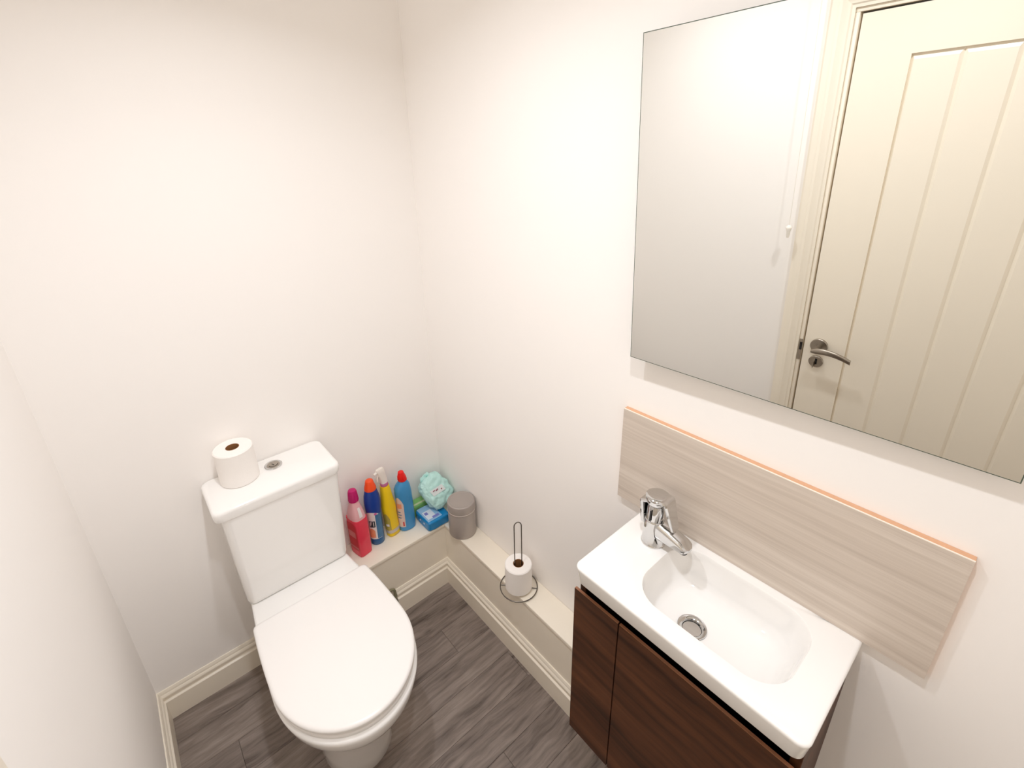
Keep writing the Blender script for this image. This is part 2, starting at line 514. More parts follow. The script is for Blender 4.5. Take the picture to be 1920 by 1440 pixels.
for i in range(17):
    t = i/16
    y = HY+0.014-0.128*t
    z = HZ-0.003+0.011*math.sin(PI*min(1, t*0.95))-0.016*t*t
    x = XF+0.043+0.006*math.sin(PI*t)
    hz = 0.0125-0.0035*t if t > 0.12 else 0.006+0.0065*(t/0.12)
    hx = 0.0075-0.0015*t
    loops.append([(x+hx*sup(2*PI*k/14, 3)[0], y, z+hz*sup(2*PI*k/14, 3)[1]) for k in range(14)])
loft(bm, loops)
lever = finish('lever', bm, M_BRUSHED)
reparent(lv, [rose, neck, lever])
lv.parent = dr_; lv.matrix_parent_inverse = Matrix.Translation(dr_.location).inverted()
es = disc_x('escutcheon', HY+0.001, HZ-0.064, 0.0245, XF, XF+0.008, M_BRUSHED, None)
kh = box('keyhole', XF+0.0078, XF+0.0085, HY-0.004, HY+0.004, HZ-0.074, HZ-0.050, M_DARK, es, bev=0.0003)
ky = box('key', XF+0.008, XF+0.030, HY+0.002, HY+0.005, HZ-0.081, HZ-0.060, M_BRUSHED, es, bev=0.001)
reparent(dr_, [es])

# ------------------------------------------------------------------ ceiling downlights
for i, (lx, ly) in enumerate(LAMPS):
    lab = ('white recessed ceiling downlight over the toilet', 'white recessed ceiling downlight over the basin end')[i]
    dl = empty('downlight', (lx, ly, H), lab, 'ceiling lamp', 'ceiling downlights')
    bm = bmesh.new()
    loops = []
    for r, z in ((0.030, 0.0), (0.043, 0.0), (0.043, -0.003), (0.040, -0.006), (0.033, -0.006), (0.030, -0.002)):
        loops.append([(r*math.cos(2*PI*k/40), r*math.sin(2*PI*k/40), z) for k in range(40)])
    loft(bm, loops, False, False)
    finish('bezel', bm, M_WHITEPL, dl)
    bm = bmesh.new()
    loft(bm, [[(0.0305*math.cos(2*PI*k/40), 0.0305*math.sin(2*PI*k/40), z) for k in range(40)] for z in (-0.0005, -0.003)])
    finish('lens', bm, M_LENS, dl)
    ld = bpy.data.lights.new('downlight_beam', 'AREA')
    ld.shape = 'DISK'; ld.size = 0.06; ld.energy = LAMP_W; ld.color = LAMP_COL; ld.spread = math.radians(140)
    lo_ = bpy.data.objects.new('downlight_beam', ld)
    COL.objects.link(lo_)
    lo_.parent = dl
    lo_.location = (0, 0, -0.008)

# ------------------------------------------------------------------ toilet
TX = -0.667
toilet = empty('toilet', (TX, -0.45, 0), 'white close-coupled toilet with the lid down', 'toilet')
parts = []
def d_outline(z, a=0.194, b=0.226, yc=-0.516, yb=-0.274, wb=0.182, inset=0.0, xc=TX, k=40):
    """D shape: straight hinge side at yb, elliptical nose"""
    pts = []
    a -= inset; b -= inset; yb -= inset; wb -= inset
    cr_ = 0.012
    for i in range(k+1):
        t = PI*i/k
        pts.append((xc-a*math.cos(t), yc-b*math.sin(t), z))         # left -> nose -> right
    # right side up to the hinge corner
    m = 8
    for j in range(1, m+1):
        s = j/m
        y = yc+(yb-cr_-yc)*s
        pts.append((xc+a+(wb-a)*s*s, y, z))
    pts.append((xc+wb-cr_*0.3, yb-cr_*0.3, z)); pts.append((xc+wb-cr_, yb, z))
    for j in range(1, 8):
        s = j/8
        pts.append((xc+(wb-cr_)*(1-2*s), yb, z))
    pts.append((xc-wb+cr_, yb, z)); pts.append((xc-wb+cr_*0.3, yb-cr_*0.3, z))
    for j in range(0, m):
        s = 1-j/m
        y = yc+(yb-cr_-yc)*s
        pts.append((xc-a-(wb-a)*s*s, y, z))
    return pts
bm = bmesh.new()
loft(bm, [d_outline(0.4365, inset=0.005), d_outline(0.438, inset=0.0015), d_outline(0.446), d_outline(0.450, inset=0.0008), d_outline(0.4535, inset=0.004), d_outline(0.455, inset=0.010)])
parts.append(finish('seat_lid', bm, M_SEAT, angle=50))
bm = bmesh.new()
loft(bm, [d_outline(0.417, inset=0.007), d_outline(0.4185, inset=0.0045), d_outline(0.424, inset=0.003), d_outline(0.430, inset=0.0035), d_outline(0.4335, inset=0.007)])
parts.append(finish('seat', bm, M_SEAT, angle=50))
# pan: rim loop follows the seat in front and runs back under the cistern
def pan_outline(z, a, b, yc, yb, wb, k=40):
    pts = []
    for i in range(k+1):
        t = PI*i/k
        pts.append((TX-a*math.cos(t), yc-b*math.sin(t), z))
    m = 10
    for j in range(1, m+1):
        s = j/m
        pts.append((TX+a+(wb-a)*(s*s*(3-2*s)), yc+(yb-yc)*s, z))
    for j in range(1, 8):
        s = j/8
        pts.append((TX+wb*(1-2*s), yb, z))
    for j in range(0, m):
        s = 1-j/m
        pts.append((TX-a-(wb-a)*(s*s*(3-2*s)), yc+(yb-yc)*s, z))
    return pts
bm = bmesh.new()
rows = [  # z, a, b, yc, yb, wb
    (0.000, 0.106, 0.120, -0.470, -0.185, 0.105), (0.006, 0.108, 0.123, -0.470, -0.185, 0.107),
    (0.060, 0.108, 0.128, -0.472, -0.185, 0.107), (0.150, 0.114, 0.140, -0.480, -0.185, 0.108),
    (0.230, 0.124, 0.156, -0.490, -0.185, 0.110), (0.285, 0.134, 0.172, -0.497, -0.185, 0.113),
    (0.312, 0.142, 0.183, -0.502, -0.185, 0.114), (0.317, 0.152, 0.193, -0.504, -0.175, 0.118),
    (0.326, 0.163, 0.204, -0.507, -0.060, 0.125), (0.345, 0.176, 0.218, -0.512, -0.030, 0.130),
    (0.372, 0.188, 0.227, -0.516, -0.022, 0.135), (0.398, 0.194, 0.233, -0.516, -0.020, 0.138),
    (0.409, 0.195, 0.234, -0.516, -0.020, 0.138), (0.4145, 0.191, 0.230, -0.516, -0.021, 0.137)]
loft(bm, [pan_outline(*r) for r in rows])
parts.append(finish('pan', bm, M_CERAMIC, angle=60))
# shelf the cistern stands on
bm = bmesh.new()
loops = []
for z, i in ((0.400, 0.004), (0.430, 0.0), (0.437, 0.002), (0.440, 0.008)):
    lp = rrect(TX-0.174+i, TX+0.168-i, -0.273, -0.012-i, 0.014, z)
    loops.append([(TX+(x-TX)*(1-0.11*min(1, (y+0.273)/0.16)), y, q) for x, y, q in lp])
loft(bm, loops)
parts.append(finish('shelf', bm, M_CERAMIC, angle=50))
# cistern
bm = bmesh.new()
loops = []
for z, xw, yf, r in ((0.4415, 0.158, -0.182, 0.02), (0.446, 0.162, -0.188, 0.022), (0.460, 0.1635, -0.190, 0.022), (0.62, 0.169, -0.193, 0.022), (0.788, 0.174, -0.196, 0.022)):
    loops.append(rrect(TX-0.004*(0.79-z)/0.35-xw, TX-0.004*(0.79-z)/0.35+xw, yf, -0.010, r, z))
loft(bm, loops)
parts.append(finish('cistern', bm, M_CERAMIC, angle=50))
bm = bmesh.new()
loops = []
for z, i in ((0.7885, 0.007), (0.7905, 0.0025), (0.796, 0.001), (0.814, 0.0), (0.820, 0.0015), (0.8238, 0.005), (0.825, 0.010)):
    loops.append(rrect(TX-0.193+i, TX+0.181-i, -0.203+i, -0.006-i*0.5, 0.024, z))
loft(bm, loops)
cl = finish('cistern_lid', bm, M_CERAMIC, angle=50)
parts.append(cl)
# dual flush button
BX, BY = -0.656, -0.066
def disc(name, cx, cy, rows, material, parent, n=40, capb=True):
    bm = bmesh.new()
    loft(bm, [[(cx+r*math.cos(2*PI*k/n), cy+r*math.sin(2*PI*k/n), z) for k in range(n)] for r, z in rows], capb, True)
    return finish(name, bm, material, parent, angle=30)
fb = disc('flush_button', BX, BY, [(0.027, 0.8248), (0.027, 0.8275), (0.0255, 0.829), (0.0215, 0.8286), (0.0205, 0.8278)], M_CHROME, None)
parts.append(fb)
disc('large_flush_pad', BX, BY, [(0.0195, 0.8279), (0.0195, 0.8284), (0.018, 0.8292)], M_BRUSHED, fb)
tube('flush_mark', [(BX+0.014*math.cos(a), BY+0.014*math.sin(a), 0.8293) for a in [math.radians(195+150*i/14) for i in range(15)]], 0.0011, M_DARK, fb, 6)
tube('flush_mark', [(BX-0.003, BY+0.004, 0.8293), (BX+0.001, BY-0.006, 0.8293)], 0.0011, M_DARK, fb, 6)
reparent(toilet, parts)

# little water pipe rising at the end of the skirting
wp = empty('supply_pipe', (-0.352, -DB-0.012, 0), 'short dull brass pipe rising beside the skirting right of the toilet', 'pipe')
pp = tube('pipe', [(-0.354, -DB-0.0085, 0.0), (-0.354, -DB-0.0085, 0.128), (-0.357, -DB-0.0085, 0.139), (-0.366, -DB-0.0085, 0.144), (-0.47, -DB-0.0085, 0.144)], 0.005, M_PIPE, None, 12)
reparent(wp, [pp])

# ------------------------------------------------------------------ toilet rolls
def toilet_roll(name, x, y, z, r, h, label, rc=0.019):
    e = empty(name, (x, y, z), label, 'toilet roll')
    n = 64
    bm = bmesh.new()
    rows = [(rc, 0.0), (r-0.003, 0.0), (r, 0.003), (r, h*0.5), (r, h-0.003), (r-0.003, h), (rc, h)]
    loops = []
    for rr, zz in rows:
        lp = []
        for k in range(n):
            a = 2*PI*k/n
            q = rr*(1+(0.010*mnoise.noise(Vector((math.cos(a)*1.5, math.sin(a)*1.5, zz*30+x*9))) if rr > 0.03 else 0))
            lp.append((q*math.cos(a), q*math.sin(a), zz))
        loops.append(lp)
    loft(bm, loops, False, False)
    finish('tissue', bm, M_PAPER, e, angle=40)
    bm = bmesh.new()
    loft(bm, [[(q*math.cos(2*PI*k/n), q*math.sin(2*PI*k/n), zz) for k in range(n)] for q, zz in ((rc, 0.0), (rc, h+0.0005), (rc-0.0012, h+0.0005), (rc-0.0012, 0.0))], False, False)
    finish('cardboard_core', bm, M_CARD, e, angle=40)
    return e
toilet_roll('toilet_roll', -0.754, -0.064, 0.8252, 0.0555, 0.114, 'white toilet roll standing on the cistern lid', 0.019)

# wire roll holder on the narrow ledge
RX, RY = -0.071, -0.603
wh = empty('toilet_roll_holder', (RX, RY, HL), 'dark wire toilet roll stand on the narrow ledge beside the basin', 'roll holder')
ringr = 0.066
zz = 0.0052
o1 = tube('base_ring', [(ringr*math.cos(2*PI*k/48), ringr*math.sin(2*PI*k/48), zz) for k in range(48)], 0.0019, M_DARKMETAL, wh, 8, True)
da = math.radians(132)
cxv, syv = math.cos(da), math.sin(da)
tube('cross_bar', [(-ringr*cxv, -ringr*syv, 0.0019), (-0.0, -0.0, 0.0019), (ringr*cxv, ringr*syv, 0.0019)], 0.0018, M_DARKMETAL, wh, 8)
loop = []
hw = 0.0125
# loop lies in the plane facing the viewpoint
la = math.radians(-28)
lx_, ly_ = math.cos(la), math.sin(la)
HT = 0.292
loop += [(-hw*lx_, -hw*ly_, 0.003), (-hw*lx_, -hw*ly_, HT-0.016)]
for j in range(1, 12):
    a = PI-PI*j/12
    loop.append((hw*math.cos(a)*lx_, hw*math.cos(a)*ly_, HT-0.016+0.016*math.sin(a)))
loop += [(hw*lx_, hw*ly_, HT-0.016), (hw*lx_, hw*ly_, 0.003)]
tube('upright_loop', loop, 0.0019, M_DARKMETAL, wh, 8)
toilet_roll('toilet_roll', RX, RY, HL+0.0075, 0.0475, 0.104, 'white toilet roll on the dark wire stand', 0.0185)

# ------------------------------------------------------------------ bottles on the ledge (z measured from the ledge)
def pink_bottle():
    c = (-0.420, -0.066, HL); rot = math.radians(12)
    e = empty('cleaner_bottle', c, 'clear bottle of pink liquid with a magenta cap, next to the cistern', 'bottle', 'cleaning bottles on the ledge')
    e.scale = (1, 1, 1.07)
    pr = [(0.0, 0.024, 0.032), (0.003, 0.0275, 0.036), (0.02, 0.028, 0.0375), (0.14, 0.0285, 0.0375), (0.160, 0.028, 0.036)]
    body('liquid_body', pr, M_PINKLIQ, e, rot=rot, e=5.0)
    up_ = [(0.160, 0.028, 0.036), (0.172, 0.0275, 0.034), (0.192, 0.0235, 0.028), (0.212, 0.0185, 0.020), (0.224, 0.0165, 0.0165), (0.236, 0.0155, 0.0155)]
    body('clear_shoulder', up_, M_PINKCLR, e, rot=rot, e=3.0)
    cp = body('cap', [(0.228, 0.0185, 0.0185), (0.230, 0.0192, 0.0192), (0.268, 0.0155, 0.0155), (0.272, 0.0140, 0.0140), (0.2735, 0.011, 0.011)], M_MAGENTA, e, n=32)
    for k in range(18):
        a = 2*PI*k/18
        tube('grip_rib', [(0.0192*math.cos(a), 0.0192*math.sin(a), 0.231), (0.0158*math.cos(a), 0.0158*math.sin(a), 0.267)], 0.0007, M_MAGENTA, cp, 5)
    lb = shell('label', pr, M_REDLBL, e, 152, 208, 0.030, 0.146, rot=rot, e=5.0, top=0.014)
    shell('label_band', pr, M_REDLBL2, lb, 156, 204, 0.036, 0.044, rot=rot, e=5.0, off=0.0011, nz=2)
    shell('label_print', pr, M_REDLBL2, lb, 166, 194, 0.085, 0.112, rot=rot, e=5.0, off=0.0011, nz=3)
    shell('shoulder_glint', up_, M_LABELWHITE, e, 262, 276, 0.170, 0.206, rot=rot, e=3.0, off=0.0006, nz=4, na=5)  # highlight painted on the shoulder as a pale patch
pink_bottle()

def blue_bottle():
    c = (-0.349, -0.063, HL); rot = math.radians(-8)
    e = empty('cleaner_bottle', c, 'royal blue bottle with an orange-red cap, second from the cistern', 'bottle', 'cleaning bottles on the ledge')
    lo = [(0.0, 0.024, 0.021), (0.003, 0.0268, 0.0235), (0.030, 0.0272, 0.024), (0.10, 0.0276, 0.0245), (0.150, 0.0288, 0.0255)]
    hi = [(0.150, 0.0288, 0.0255), (0.175, 0.0315, 0.0265), (0.205, 0.0322, 0.0265), (0.230, 0.0290, 0.0245), (0.252, 0.0235, 0.0215), (0.259, 0.0215, 0.0205)]
    body('lower_body', lo, M_MIDBLUE, e, rot=rot)
    body('upper_body', hi, M_NAVY, e, rot=rot)
    body('cap', [(0.256, 0.0225, 0.0215), (0.260, 0.0232, 0.022), (0.270, 0.0215, 0.020), (0.278, 0.0185, 0.0178), (0.288, 0.0165, 0.016), (0.296, 0.0145, 0.014), (0.2985, 0.0115, 0.011)], M_ORANGE, e, rot=rot, n=32)
    al = lo + hi[1:]
    lb = shell('label', al, M_LABELWHITE, e, 165, 300, 0.032, 0.165, rot=rot, nz=10, top=0.018)
    shell('label_blue_panel', al, M_LABELBLUE, lb, 262, 318, 0.034, 0.150, rot=rot, off=0.0011)
    shell('label_dark_panel', al, M_LABELDARK, lb, 205, 255, 0.092, 0.122, rot=rot, off=0.0012, nz=3)
    shell('label_letter', al, M_LABELWHITE, lb, 214, 220, 0.097, 0.118, rot=rot, off=0.0016, nz=2, na=3)
    shell('label_letter', al, M_LABELWHITE, lb, 214, 230, 0.113, 0.118, rot=rot, off=0.0016, nz=2, na=3)
    shell('label_letter', al, M_LABELWHITE, lb, 214, 227, 0.105, 0.109, rot=rot, off=0.0016, nz=2, na=3)
    shell('label_letter', al, M_LABELWHITE, lb, 240, 246, 0.097, 0.118, rot=rot, off=0.0016, nz=2, na=3)
    shell('label_orange_panel', al, M_LABELORANGE, lb, 195, 248, 0.040, 0.085, rot=rot, off=0.0012, nz=3, top=0.012)
    shell('label_pink_line', al, M_PINKLINE, lb, 258, 276, 0.150, 0.160, rot=rot, off=0.0014, nz=2, na=5)
blue_bottle()

def yellow_bottle():
    c = (-0.280, -0.063, HL); rot = math.radians(10)
    e = empty('spray_bottle', c, 'tall yellow spray bottle with a white head between two blue bottles', 'bottle', 'cleaning bottles on the ledge')
    e.rotation_euler = (0, math.radians(-2.5), 0); e.location.z += 0.0015; e.scale = (1, 1, 1.03)
    pr = [(0.0, 0.024, 0.020), (0.003, 0.0272, 0.0225), (0.050, 0.0275, 0.0225), (0.090, 0.0265, 0.022), (0.115, 0.0285, 0.0225), (0.140, 0.0285, 0.0225),
          (0.180, 0.0225, 0.0205), (0.215, 0.0195, 0.0185), (0.236, 0.0165, 0.0160)]
    body('bottle_body', pr, M_YELLOW, e, rot=rot, e=2.6)
    body('neck_ring', [(0.2362, 0.0150, 0.0145), (0.238, 0.0158, 0.0152), (0.249, 0.0155, 0.0150), (0.2505, 0.0145, 0.014)], M_LILAC, e, rot=rot, n=32)
    hd = body('spray_head', [(0.2507, 0.0140, 0.0130), (0.262, 0.0145, 0.0120, 0.0), (0.280, 0.0150, 0.0105, -0.003), (0.300, 0.0165, 0.0095, -0.006), (0.312, 0.0170, 0.0085, -0.009), (0.317, 0.014, 0.006, -0.009)], M_WHITETRIG, e, rot=rot, e=3.0)
    bm = bmesh.new()
    add_tube(bm, [(-0.024, -0.004, 0.306), (-0.036, -0.0065, 0.304)], [0.0055, 0.005], 14)
    finish('nozzle', bm, M_WHITETRIG, hd)
    bm = bmesh.new()
    add_tube(bm, [(-0.016, -0.003, 0.298), (-0.024, -0.0045, 0.284), (-0.026, -0.005, 0.268)], [0.004, 0.0036, 0.003], 10)
    finish('trigger', bm, M_WHITETRIG, hd)
    lb = shell('label', pr, M_YLABEL, e, 165, 238, 0.036, 0.118, rot=rot, e=2.6, top=0.03)
    shell('label_band', pr, M_GREYBAND, e, 175, 355, 0.018, 0.034, rot=rot, e=2.6, off=0.0008, nz=2, na=24)
    shell('label_print', pr, M_LABELWHITE, lb, 186, 222, 0.055, 0.066, rot=rot, e=2.6, off=0.0011, nz=2)
yellow_bottle()

def sky_bottle():
    c = (-0.219, -0.070, HL); rot = math.radians(-6)
    e = empty('cleaner_bottle', c, 'sky blue bottle with an angled neck and bright red cap', 'bottle', 'cleaning bottles on the ledge')
    pr = [(0.0, 0.030, 0.024), (0.004, 0.0345, 0.0275), (0.03, 0.0355, 0.028), (0.12, 0.0350, 0.0275), (0.150, 0.0335, 0.0268), (0.180, 0.0345, 0.0265, -0.001),
          (0.200, 0.0330, 0.0255, -0.002), (0.216, 0.0275, 0.0230, 0.001), (0.226, 0.0200, 0.0190, 0.003), (0.234, 0.0168, 0.0165, 0.003)]
    body('bottle_body', pr, M_SKY, e, rot=rot, e=2.4)
    cp = body('cap', [(0.2345, 0.0170, 0.0170, 0.003), (0.236, 0.0180, 0.0180, 0.003), (0.258, 0.0155, 0.0155, 0.001), (0.268, 0.0125, 0.0125, 0.0), (0.2745, 0.0110, 0.0110, 0.0), (0.276, 0.0085, 0.0085, 0.0)], M_RED, e, rot=rot, n=32)
    for k in range(12):
        a = 2*PI*k/12
        tube('grip_rib', [(0.003+0.0182*math.cos(a), 0.0182*math.sin(a), 0.237), (0.001+0.0158*math.cos(a), 0.0158*math.sin(a), 0.257)], 0.0009, M_RED, cp, 5)
    p4 = [list(p)+[0]*(4-len(p)) for p in pr]
    lb = shell('label', p4, M_PEACH, e, 168, 250, 0.024, 0.170, rot=rot, e=2.4, nz=12, top=0.035)
    shell('label_red_square', p4, M_REDSQ, lb, 232, 243, 0.030, 0.052, rot=rot, e=2.4, off=0.0012, nz=2, na=4)
    shell('label_print', p4, M_LABELORANGE, lb, 195, 235, 0.118, 0.140, rot=rot, e=2.4, off=0.0012, nz=2)
    shell('label_print', p4, M_LABELBLUE, lb, 195, 225, 0.070, 0.074, rot=rot, e=2.4, off=0.0012, nz=2)
    shell('label_print', p4, M_LABELBLUE, lb, 195, 228, 0.084, 0.088, rot=rot, e=2.4, off=0.0012, nz=2)
    shell('label_print', p4, M_LABELBLUE, lb, 195, 222, 0.098, 0.102, rot=rot, e=2.4, off=0.0012, nz=2)
sky_bottle()

# ------------------------------------------------------------------ packs in the corner
def pillow(name, sx, sy, sz, material, parent, n=18, amp=0.004, seed=0.0, puff=4.0, mat4=None, freq=40):
    """soft film pack: a rounded box with creases"""
    bm = bmesh.new()
    bmesh.ops.create_cube(bm, size=2.0)
    bmesh.ops.subdivide_edges(bm, edges=bm.edges[:], cuts=n, use_grid_fill=True)
    for v in bm.verts:
        p = v.co.copy()
        l = (abs(p.x)**puff+abs(p.y)**puff+abs(p.z)**puff)**(1/puff)
        q = p/l
        w = Vector((q.x*sx/2, q.y*sy/2, q.z*sz/2))
        d = mnoise.noise(w*freq+Vector((seed, seed*2, 0)))*amp + abs(mnoise.noise(w*freq*2.2+Vector((0, seed, seed))))*-amp*0.6
        v.co = w + q.normalized()*d
    if mat4 is not None:
        bm.transform(mat4)
    return finish(name, bm, material, parent, angle=80)

pk = empty('blue_pack', (-0.118, -0.111, HL), 'glossy blue film-wrapped pack lying flat in the corner', 'packet')
pillow('film_wrap', 0.106, 0.114, 0.044, M_PACKBLUE, pk, amp=0.0016, seed=3.1, puff=9, mat4=Matrix.Translation((0, 0, 0.0222)))
bm = bmesh.new(); add_box(bm, -0.047, 0.02, -0.046, 0.050, 0.0440, 0.0452, 0.0004, 1); tp = finish('printed_top', bm, M_PACKTOP, pk)
bm = bmesh.new(); add_box(bm, -0.040, 0.000, -0.034, 0.018, 0.0453, 0.0458); finish('print_patch', bm, M_PACKWHITE, tp)
bm = bmesh.new(); add_box(bm, -0.036, -0.022, -0.006, 0.010, 0.0459, 0.0463); finish('print_mark', bm, M_PACKPURPLE, tp)
bm = bmesh.new(); add_box(bm, -0.018, 0.012, -0.038, -0.026, 0.0459, 0.0463); finish('print_mark', bm, M_PACKPURPLE, tp)
for yy in (-0.018, 0.012):
    bm = bmesh.new()
    bmesh.ops.create_icosphere(bm, subdivisions=2, radius=0.0045, matrix=Matrix.Translation((-0.0533, yy, 0.024)) @ Matrix.Diagonal((0.25, 1, 1, 1)))
    finish('white_dot', bm, M_PACKWHITE, pk)

gp = empty('green_pack', (-0.130, -0.0285, HL), 'flat green film packet against the wall behind the blue pack', 'packet')
pillow('film_wrap', 0.094, 0.046, 0.058, M_GREEN, gp, amp=0.0012, seed=8.2, puff=9, mat4=Matrix.Translation((0, 0, 0.0292)))
bm = bmesh.new(); add_box(bm, -0.040, 0.036, -0.019, -0.009, 0.0578, 0.0588, 0.0003, 1); finish('pale_stripe', bm, M_GREENPALE, gp)

mp_ = empty('mint_pack', (-0.075, -0.084, HL+0.052), 'crumpled mint green wrapper propped in the corner on top of the blue pack', 'packet')
Rm = Matrix.Translation((0, 0.002, 0.062)) @ Matrix.Rotation(math.radians(-36), 4, 'X') @ Matrix.Rotation(math.radians(-20), 4, 'Y')
pillow('crumpled_wrap', 0.122, 0.064, 0.145, M_MINT, mp_, n=28, amp=0.007, seed=1.7, puff=3.4, mat4=Rm, freq=48)
bm = bmesh.new()
for i in range(9):
    for j in range(6):
        pass
gx = [[None]*7 for _ in range(11)]
for i in range(11):
    for j in range(7):
        u, v = -0.036+0.060*i/10, -0.014+0.028*j/6
        gx[i][j] = bm.verts.new((u, -0.0335-0.0012*math.sin(u*90), v-0.25*u))
for i in range(10):
    for j in range(6):
        bm.faces.new((gx[i][j], gx[i+1][j], gx[i+1][j+1], gx[i][j+1]))
bm.transform(Rm)
pb = finish('pale_print', bm, M_MINTPALE, mp_)
bm = bmesh.new()
for (u, v, w_, h_) in ((-0.026, 0.008, 0.010, 0.003), (-0.014, 0.004, 0.012, 0.004), (0.008, -0.004, 0.005, 0.005)):
    add_box(bm, u, u+w_, -0.0362, -0.0346, v-h_/2-0.25*u*0.6, v+h_/2-0.25*u*0.6)
bm.transform(Rm)
finish('print_marks', bm, M_MAROON, pb)
bm = bmesh.new()
for sgn in (1,):
    rows = []
    for i in range(13):
        u = -0.030+0.060*i/12
        rows.append([bm.verts.new((u*(1-0.35*k/4), 0.004*math.sin(u*160+k), 0.066+0.006*k+0.0015*math.sin(u*230))) for k in range(4)])
    for a, b in zip(rows, rows[1:]):
        for k in range(3):
            bm.faces.new((a[k], a[k+1], b[k+1], b[k]))
bm.transform(Rm)
fo = finish('folded_end', bm, M_MINT, mp_)
sm = fo.modifiers.new('thickness', 'SOLIDIFY'); sm.thickness = 0.0012

# ------------------------------------------------------------------ taupe tin
tn = empty('storage_tin', (-0.0575, -0.245, HL), 'round taupe storage tin with a lid, in the ledge corner', 'tin')
R_ = 0.0555
body('tin_body', [(0.0, R_-0.003, R_-0.003), (0.002, R_-0.0005, R_-0.0005), (0.006, R_, R_), (0.117, R_, R_), (0.119, R_-0.001, R_-0.001)], M_TIN, tn, n=64)
ld = body('lid', [(0.1195, R_+0.0008, R_+0.0008), (0.122, R_+0.001, R_+0.001), (0.150, R_+0.0008, R_+0.0008), (0.154, R_-0.001, R_-0.001), (0.1555, R_-0.004, R_-0.004),
                  (0.155, R_-0.008, R_-0.008), (0.1535, R_-0.010, R_-0.010), (0.1532, R_-0.012, R_-0.012)], M_TIN, tn, n=64, smooth_angle=30)
tube('lid_bead', [((R_+0.001)*math.cos(2*PI*k/64), (R_+0.001)*math.sin(2*PI*k/64), 0.1195) for k in range(64)], 0.0016, M_TINRIM, ld, 8, True)

# ------------------------------------------------------------------ vanity cabinet
CX, CY0, CY1, CZ0, CZ1 = -0.258, -1.014, -1.489, 0.298, 0.801
cab = empty('vanity_cabinet', (-0.13, (CY0+CY1)/2, CZ0), 'dark walnut wall-hung vanity cabinet under the washbasin', 'cabinet')
parts = []
XB = -DR-0.004
for ya, yb in ((CY0-0.018, CY0-0.001), (CY1+0.001, CY1+0.018)):
    parts.append(box('side_panel', CX+0.019, -0.002, ya, yb, HL+0.004, 0.841, M_WALNUT, None, bev=0.0008, seg=1))
bm = bmesh.new()
add_box(bm, CX+0.020, -0.003, CY1+0.019, CY0-0.019, HL+0.006, 0.330)
add_box(bm, CX+0.045, CX+0.060, CY1+0.019, CY0-0.019, 0.76, 0.832)
add_box(bm, -0.015, -0.003, CY1+0.019, CY0-0.019, 0.331, 0.80)
parts.append(finish('carcass', bm, M_DARKIN, smooth=False))
SPL = -1.138
for ya, yb, nm in ((CY0, SPL+0.0016, 'cabinet_door'), (SPL-0.0016, CY1, 'cabinet_door')):
    bm = bmesh.new()
    pf = [(CX-0.0005, CZ0), (CX+0.0175, CZ0), (CX+0.0175, CZ1-0.030), (CX+0.0065, CZ1-0.012), (CX+0.0060, CZ1-0.0012), (CX-0.0005, CZ1-0.0012)]
    loft(bm, [[(x, y, z) for x, z in pf] for y in (yb, ya)])
    d = finish(nm, bm, M_WALNUT, None, smooth=False)
    box('top_edge_highlight', CX-0.0003, CX+0.0058, yb+0.0004, ya-0.0004, CZ1-0.0012, CZ1, M_WALNUT_HIGHLIGHT, d)
    parts.append(d)
reparent(cab, parts)

# ------------------------------------------------------------------ washbasin
BZ = 0.892
BY0, BY1, BXF, BXB = -1.023, -1.4945, -0.277, -0.001
wbn = empty('washbasin', (-0.14, (BY0+BY1)/2, BZ-0.05), 'white ceramic slab washbasin with a rounded rectangular bowl', 'washbasin')
K_, S_ = 10, 10
def rr(x0, x1, y0, y1, r, z, rb=None): return rrect(x0, x1, y0, y1, r, z, K_, S_, rb)
bm = bmesh.new()
loops = []
for z, i, r in ((BZ-0.050, 0.010, 0.014), (BZ-0.0485, 0.007, 0.016), (BZ-0.046, 0.0055, 0.017), (BZ-0.010, 0.0012, 0.018), (BZ-0.005, 0.0, 0.018), (BZ-0.0018, 0.0010, 0.0175), (BZ-0.0004, 0.0035, 0.016), (BZ, 0.0065, 0.014)):
    loops.append(rr(BXF+i, BXB-min(i, 0.002), BY1+i, BY0-i, r, z, 0.006))
OX0, OX1, OY0_, OY1_ = -0.235, -0.036, -1.436, -1.142
outl = rr(OX0, OX1, OY0_, OY1_, 0.066, BZ)
outl = [(x, y, BZ) for x, y, z in outl]
drc, drr = (-0.151, -1.246), 0.0225
n = len(outl)
dcirc = []
cxo, cyo = (OX0+OX1)/2, (OY0_+OY1_)/2
for (x, y, z) in outl:
    a = math.atan2((y-cyo)/(OY1_-OY0_), (x-cxo)/(OX1-OX0))
    dcirc.append((drc[0]+drr*math.cos(a), drc[1]+drr*math.sin(a)))
DEPTH = 0.088
prof = [(-0.020, 0.0), (-0.008, 0.001), (0.0, 0.007), (0.007, 0.030), (0.022, 0.09), (0.048, 0.26), (0.080, 0.46), (0.125, 0.65), (0.19, 0.79), (0.28, 0.875), (0.42, 0.925), (0.6, 0.955), (0.8, 0.98), (0.93, 0.992), (1.0, 1.0)]
for t, d in prof:
    lp = []
    for (x, y, z), (dx, dy) in zip(outl, dcirc):
        if t <= 0:
            k = 1-t*0.30
            lp.append((cxo+(x-cxo)*k, cyo+(y-cyo)*(1+(k-1)*0.7), BZ-d*DEPTH))
        else:
            lp.append((x+(dx-x)*t, y+(dy-y)*t, BZ-d*DEPTH))
    loops.append(lp)
loft(bm, loops, False, False)
bs = finish('basin', bm, M_CERAMIC, None, angle=60)
parts = [bs]
dz = BZ-DEPTH
